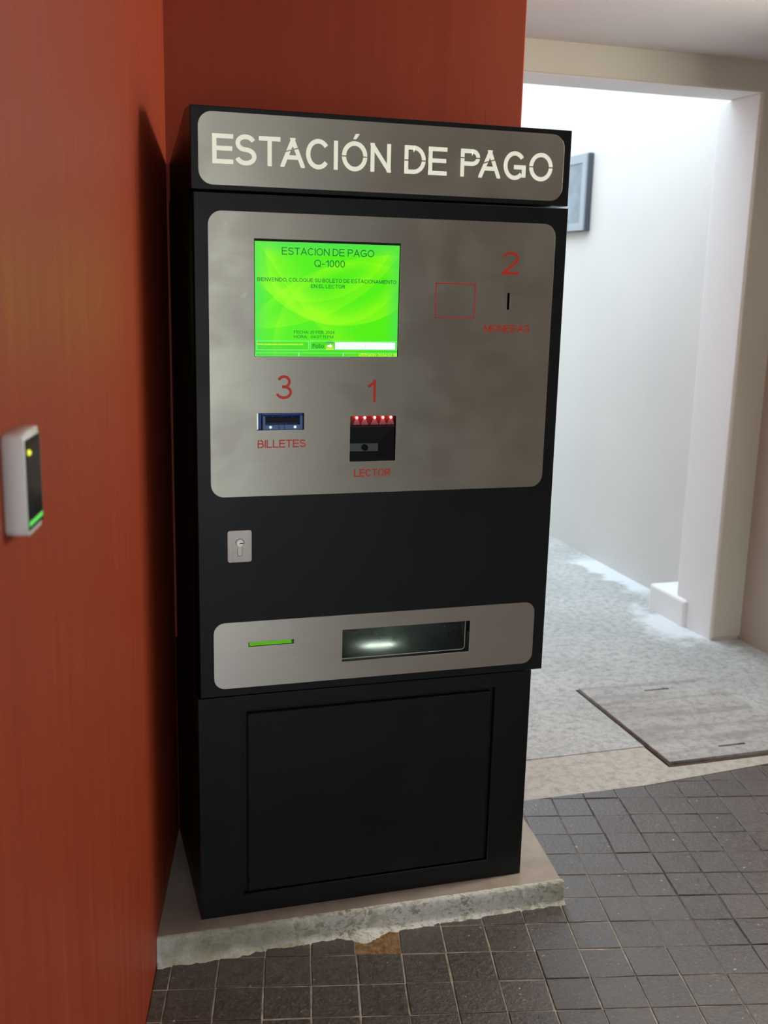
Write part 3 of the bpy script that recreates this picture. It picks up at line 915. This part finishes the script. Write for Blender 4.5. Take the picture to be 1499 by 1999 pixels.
sbox('cursor', 0.3448, 0.3454, 1.2475, 1.2568, em('cursor', (0.35, 0.5, 0.42)), 0.0002)
LWD = 0.0007
for (x0, x1, z0, z1) in ((0.1206, 0.2266, 1.2431, 1.2613), (0.2291, 0.4126, 1.2437, 1.2618), (0.1185, 0.4126, 1.2303, 1.2380)):
    bm = bmesh.new()
    prism(bm, [(x0 - SX, z0 - SZT), (x1 - SX, z0 - SZT), (x1 - SX, z0 + LWD - SZT), (x0 - SX, z0 + LWD - SZT)], 'y', -0.00012, 0)
    prism(bm, [(x0 - SX, z1 - LWD - SZT), (x1 - SX, z1 - LWD - SZT), (x1 - SX, z1 - SZT), (x0 - SX, z1 - SZT)], 'y', -0.00012, 0)
    prism(bm, [(x0 - SX, z0 - SZT), (x0 + LWD - SX, z0 - SZT), (x0 + LWD - SX, z1 - SZT), (x0 - SX, z1 - SZT)], 'y', -0.00013, 0)
    prism(bm, [(x1 - LWD - SX, z0 - SZT), (x1 - SX, z0 - SZT), (x1 - SX, z1 - SZT), (x1 - LWD - SX, z1 - SZT)], 'y', -0.00013, 0)
    finish(bm, 'frame_line', PW, scr)
for x in (0.2061, 0.2981): sbox('frame_line', x - 0.0009, x + 0.0009, 1.2306, 1.2378, PW, 0.00014)
# the little go button
a = (0.2616 - SX, 1.2438 - SZT); b = (0.2787 - SX, 1.2600 - SZT)
btm = mat('screen_button', (0, 0, 0), 0.3); g = N(btm); z_ = g.sep(g.map((1, 1, 1)))[2]
g.link(g.mix(g.maprange(z_, a[1], b[1]), (0.55, 0.80, 0.02), (0.0, 0.42, 0.06)), g.b.inputs['Emission Color']); g.b.inputs['Emission Strength'].default_value = 1.0
bm = bmesh.new(); prism(bm, rrect(a[0], b[0], a[1], b[1], 0.0022, 4), 'y', -0.00012, 0.0)
btn = finish(bm, 'go_button', btm, scr)
ax, az = (a[0] + b[0]) / 2, (a[1] + b[1]) / 2; q = 0.0012
bm = bmesh.new(); prism(bm, [(ax - 4 * q, az - 1.4 * q), (ax, az - 1.4 * q), (ax, az - 3.6 * q), (ax + 4.4 * q, az), (ax, az + 3.6 * q), (ax, az + 1.4 * q), (ax - 4 * q, az + 1.4 * q)], 'y', -0.0003, 0.0)
finish(bm, 'arrow', WH, scr)

# ---- banknote acceptor
blue = mat('blue_plastic', (0.035, 0.10, 0.42), 0.30); blue2 = mat('light_blue_plastic', (0.13, 0.27, 0.60), 0.28); dblue = mat('deep_blue_plastic', (0.012, 0.030, 0.17), 0.35)
ba = boxo('banknote_acceptor', (BILL[0] - .004, BILL[1] + .004, 0.020, 0.024, BILL[2] - .004, BILL[3] + .004), dblue, K)
tag(ba, 'blue plastic banknote slot')
xa, xb, za, zc = BILL
bm = bmesh.new()
prism(bm, [(0.0195, zc + .001), (0.004, zc + .001), (0.004, zc - .0045), (0.009, zc - .0085), (0.0195, zc - .0125)], 'x', xa + .011, xb - .003)
finish(bm, 'upper_lip', blue, ba)
for x in (xa + .032, xa + .052, xa + .072):
    boxo('lip_rib', (x - .0007, x + .0007, 0.0030, 0.010, zc - .0092, zc + .001), dblue, ba)
bm = bmesh.new()
prism(bm, [(0.0195, za - .001), (0.003, za - .001), (0.003, za + .0095), (0.0195, za + .0135)], 'x', xa + .018, xb - .008)
finish(bm, 'lower_lip', blue2, ba)
for x in (xa + .046, xa + .057):
    boxo('lip_rib', (x - .0006, x + .0006, 0.0024, 0.012, za, za + .0100), dblue, ba)
for x0_, x1_ in ((xa + .0125, xa + .018), (xb - .008, xb - .0025)):
    bm = bmesh.new(); box(bm, x0_, x1_, 0.0025, 0.020, za - .001, zc - .006, bevel=0.0008)
    finish(bm, 'side_post', blue2, ba)
boxo('note_slot', (xa + .018, xb - .008, 0.0165, 0.0196, za + .0135, zc - .012), MAT['blackedge'], ba)
bm = bmesh.new(); box(bm, xa, xa + .0042, 0.004, 0.020, za, zc, bevel=0.0006); finish(bm, 'side_clip', MAT['nickel'], ba)
bm = bmesh.new(); box(bm, xa + .0050, xa + .0108, 0.008, 0.020, za, zc - .001, bevel=0.0006); finish(bm, 'side_post', blue, ba)
bm = bmesh.new(); box(bm, xb - .0022, xb, 0.004, 0.020, za, zc, bevel=0.0004); finish(bm, 'side_clip', dblue, ba)
ledw = mat('pale_led', (0.7, 0.9, 0.8), 0.2, 0, (0.75, 1.0, 0.85), 0.9)
for x in (xa + .0285, xa + .0790):
    bm = bmesh.new(); bmesh.ops.create_uvsphere(bm, u_segments=12, v_segments=8, radius=0.0027, matrix=Matrix.Translation((x, 0.0030, za + .0052)) @ Matrix.Diagonal((1.0, 0.6, 1.0, 1)))
    finish(bm, 'indicator_led', ledw, ba, True)

# ---- ticket reader
grey1 = mat('reader_housing', (0.036, 0.042, 0.046), 0.4); grey2 = mat('reader_window', (0.14, 0.16, 0.165), 0.35); purp = mat('reader_side', (0.036, 0.038, 0.052), 0.4)
redhs = mat('red_led_housing', (0.25, 0.010, 0.020), 0.3)
pink = mat('pink_reflector', (0.60, 0.22, 0.25), 0.35)
ledr = mat('red_led', (1, 0.3, 0.25), 0.3, 0, (1.0, 0.16, 0.12), 14.0)
xa, xb, za, zc = READ
# funnel: four sloping walls from the opening to the small window
fr = [(xa - .001, 0.004, za - .001), (xb - .002, 0.004, za - .001), (xb - .002, 0.004, 1.0865), (xa - .001, 0.004, 1.0865)]
bk = [(0.3000, 0.046, 1.0283), (0.3885, 0.046, 1.0272), (0.3885, 0.046, 1.0440), (0.3000, 0.046, 1.0452)]
def quad_part(name, idx, m_, parent):
    k, n_ = idx
    bm_ = bmesh.new(); bm_.faces.new([bm_.verts.new(p) for p in (fr[k], fr[n_], bk[n_], bk[k])])
    return finish(bm_, name, m_, parent)


tr = quad_part('ticket_reader', (0, 1), grey1, K)
quad_part('funnel_top', (2, 3), grey1, tr)
quad_part('funnel_side', (1, 2), purp, tr)
quad_part('funnel_side', (3, 0), purp, tr)
boxo('reader_window', (0.296, 0.3895, 0.046, 0.048, 1.0265, 1.0460), grey2, tr)
boxo('housing_back', (0.290, 0.436, 0.050, 0.052, 0.995, 1.128), MAT['blackedge'], tr)
bm = bmesh.new(); cyl(bm, (0.3583, 1.0361), 0.0064, 'y', 0.0385, 0.047, 20, 0.0070); cyl(bm, (0.3583, 1.0361), 0.0046, 'y', 0.037, 0.0386, 20, 0.0064)
finish(bm, 'scan_lens', mat('black_lens', (0.01, 0.012, 0.012), 0.12), tr, False)
boxo('led_board', (xa - .003, xb + .003, 0.016, 0.018, 1.0860, zc + .004), redhs, tr)
boxo('led_shelf', (xa - .003, xb + .003, 0.003, 0.018, 1.0858, 1.0875), mat('dark_red_shelf', (0.05, 0.006, 0.012), 0.3), tr)
for k, x in enumerate((0.3315, 0.3487, 0.3702, 0.3881, 0.4055)):
    bm = bmesh.new(); prism(bm, [(x - .0080, 1.0890), (x + .0080, 1.0890), (x + .0022, 1.1025), (x - .0022, 1.1025)], 'y', 0.0125, 0.0162)
    finish(bm, 'reflector', pink, tr)
    bm = bmesh.new(); bmesh.ops.create_uvsphere(bm, u_segments=12, v_segments=8, radius=0.0026, matrix=Matrix.Translation((x, 0.0120, 1.1040)))
    finish(bm, 'red_led', ledr, tr, True)

# ---- lock
LK = (0.0590, 0.1085, 0.8105, 0.8775)
lk = sheet('lock_plate', [rrect(*LK, 0.0050, 4)], -0.0016, 0.0017, MAT['lockplate'], K, 0.0003)
pts = []
for k in range(25):
    a = math.radians(-60 + 300 * k / 24); pts.append((0.0842 + 0.0080 * math.cos(a), 0.8515 + 0.0080 * math.sin(a)))
pts += [(0.0842 - 0.0046, 0.8300)] + [(0.0842 + 0.0046 * math.cos(math.radians(q)), 0.8285 + 0.0046 * math.sin(math.radians(q))) for q in range(180, 361, 20)] + [(0.0842 + 0.0046, 0.8300)]
cx_ = sum(p[0] for p in pts) / len(pts); cz_ = sum(p[1] for p in pts) / len(pts)
bm = bmesh.new(); prism(bm, [(cx_ + (x - cx_) * 1.14, cz_ + (z - cz_) * 1.06) for x, z in pts], 'y', -0.0018, -0.0010); finish(bm, 'cylinder_gap', mat('lock_gap', (0.05, 0.045, 0.035), 0.6), lk)
bm = bmesh.new(); prism(bm, pts, 'y', -0.0024, -0.0010); finish(bm, 'lock_cylinder', mat('cylinder_nickel', (0.62, 0.58, 0.46), 0.32, 1.0), lk)
bm = bmesh.new(); cyl(bm, (0.0846, 0.8505), 0.0066, 'y', -0.0034, -0.002, 24, 0.0068); finish(bm, 'lock_plug', MAT['nickel'], lk)
boxo('keyway', (0.0838, 0.0912, -0.0036, -0.003, 0.8494, 0.8512), MAT['blackedge'], lk)

# ---- ticket exit slot, green translucent lips
gm = mat('green_plastic', (0.10, 0.35, 0.03), 0.25, 0, (0.22, 0.75, 0.03), 0.28)
gd = mat('dark_green_plastic', (0.02, 0.07, 0.01), 0.3, 0, (0.10, 0.40, 0.02), 0.10)
ts = boxo('ticket_slot', (TICK[0] - .002, TICK[1] + .002, 0.010, 0.012, TICK[2] - .002, TICK[3] + .002), gd, K)
tag(ts, 'narrow green ticket exit slot')
bm = bmesh.new(); prism(bm, [(0.0100, TICK[3]), (0.0035, TICK[3] - .0012), (0.0035, TICK[3] - .0036), (0.0100, TICK[3] - .0052)], 'x', TICK[0] + .003, TICK[1] - .004); finish(bm, 'upper_lip', gm, ts)
bm = bmesh.new(); prism(bm, [(0.0100, TICK[2]), (0.0022, TICK[2] + .0006), (0.0022, TICK[2] + .0032), (0.0100, TICK[2] + .0042)], 'x', TICK[0] + .003, TICK[1] - .004); finish(bm, 'lower_lip', gm, ts)
for x in (TICK[0] + .0012, TICK[1] - .0022): boxo('end_cap', (x - .0012, x + .0012, 0.0015, 0.010, TICK[2], TICK[3]), gd, ts)

# ---- coin return tray behind a hinged clear flap
xa, xb, za, zc = TRAY
gl = mat('tray_black_enamel', (0.010, 0.013, 0.012), 0.22); g = N(gl)
dirt = g.noise(g.map((1, 1, 1)), 22, 5, 0.65); nick = g.noise(g.map((1, 1, 1)), 110, 3, 0.6)
c = g.mix(g.ramp(dirt, [(0.5, 0.0), (0.85, 0.5)]), (0.007, 0.010, 0.009), (0.020, 0.026, 0.024))
c = g.mix(g.ramp(nick, [(0.68, 0.0), (0.74, 0.5)]), c, (0.30, 0.34, 0.31))
g.color(c); g.rough(g.ramp(dirt, [(0.3, 0.24), (0.8, 0.40)])); g.bump(nick, 0.12, 0.0008)
prof = []
for k in range(13):
    a = math.radians(90 * k / 12)
    prof.append((0.024 + 0.062 * math.sin(a) + 0.0, za - 0.010 + 0.060 * (1 - math.cos(a)) * 1.0))
prof = [(0.006, za - 0.012)] + prof + [(0.086, zc + 0.034)]
bm = bmesh.new()
L = [bm.verts.new((xa - .012, y, z)) for y, z in prof]; Rr = [bm.verts.new((xb + .012, y, z)) for y, z in prof]
for k in range(len(prof) - 1): bm.faces.new((L[k], Rr[k], Rr[k + 1], L[k + 1]))
for x_ in (xa - .012, xb + .012):
    bm.faces.new([bm.verts.new((x_, y, z)) for y, z in prof + [(0.006, zc + 0.034)]])
tray = finish(bm, 'coin_tray', gl, K)
for p in tray.data.polygons: p.use_smooth = len(p.vertices) == 4
boxo('tray_roof', (xa - .012, xb + .012, 0.006, 0.088, zc + .034, zc + .036), MAT['blackedge'], tray)
# lamp strip under the tray roof
boxo('lamp_strip', (xa + .095, xa + .165, 0.034, 0.044, zc + .0305, zc + .034), mat('tray_led', (1, 1, 1), 0.3, 0, (0.88, 1.0, 0.84), 95.0), tray)
gp = mat('clear_acrylic', (0.92, 0.97, 0.95), 0.03); gp.node_tree.nodes['Principled BSDF'].inputs['Transmission Weight'].default_value = 1.0
gp.node_tree.nodes['Principled BSDF'].inputs['IOR'].default_value = 1.25
fx1 = xb - .0062; fz0 = za + .0022
bm = bmesh.new(); prism(bm, [(xa - .004, zc + .006), (xa - .004, fz0), (fx1 - .006, fz0), (fx1 - .0018, fz0 + .0018), (fx1, fz0 + .006), (fx1, zc + .006)], 'y', 0.0120, 0.0140)
flap = finish(bm, 'clear_flap', gp, tray)
rim = mat('flap_edge', (0.62, 0.66, 0.62), 0.3)
bm = bmesh.new(); tube(bm, [(xa - .003, 0.0118, fz0), (fx1 - .007, 0.0118, fz0), (fx1 - .0035, 0.0118, fz0 + .0009), (fx1 - .0010, 0.0118, fz0 + .0035), (fx1, 0.0118, fz0 + .007), (fx1, 0.0118, zc + .005)], 0.00085)
finish(bm, 'flap_edge', rim, tray)

# ---- tiny screw marks below the lower plate
# ================================================================ card reader on the left wall
P0 = CORNER + WT * 1.434 + Vector((0, 0, 1.180 + Z0))
ar = empty('access_reader', P0, 'small white access reader with black glass face on the red wall', 'card reader')
ar.rotation_euler = (0, 0, math.atan2(WN.y, WN.x))         # local X points out of the wall, Y runs along it away from the camera
wp = mat('white_plastic', (0.78, 0.77, 0.72), 0.42); bgm = mat('black_glass', (0.03, 0.028, 0.026), 0.18)
bm = bmesh.new(); prism(bm, rrect(-0.0345, 0.0345, -0.0515, 0.0515, 0.009, 5), 'x', 0.0, 0.0205)
front_e = [e for e in bm.edges if all(abs(v_.co.x - 0.0205) < 1e-6 for v_ in e.verts)]
bmesh.ops.bevel(bm, geom=front_e, offset=0.0055, segments=4, profile=0.5, affect='EDGES')
finish(bm, 'housing', wp, ar, True)
bm = bmesh.new(); prism(bm, rrect(-0.0290, 0.0310, -0.0460, 0.0440, 0.002, 3), 'x', 0.0190, 0.0212)
fc = finish(bm, 'front_glass', mat('glass_border', (0.008, 0.008, 0.009), 0.2), ar)
boxo('face_panel', (0.0208, 0.0216, -0.0255, 0.0255, -0.0370, 0.0390), bgm, fc)
bm = bmesh.new(); bmesh.ops.create_uvsphere(bm, u_segments=10, v_segments=6, radius=0.0032, matrix=Matrix.Translation((0.0212, -0.0195, 0.0310)))
finish(bm, 'status_led', mat('yellow_led', (0.7, 0.7, 0.05), 0.3, 0, (0.80, 0.85, 0.03), 0.9), fc, True)
boxo('light_bar', (0.0208, 0.0218, -0.0270, 0.0270, -0.0420, -0.0370), mat('green_bar', (0.1, 0.5, 0.1), 0.3, 0, (0.15, 0.75, 0.12), 0.55), fc)
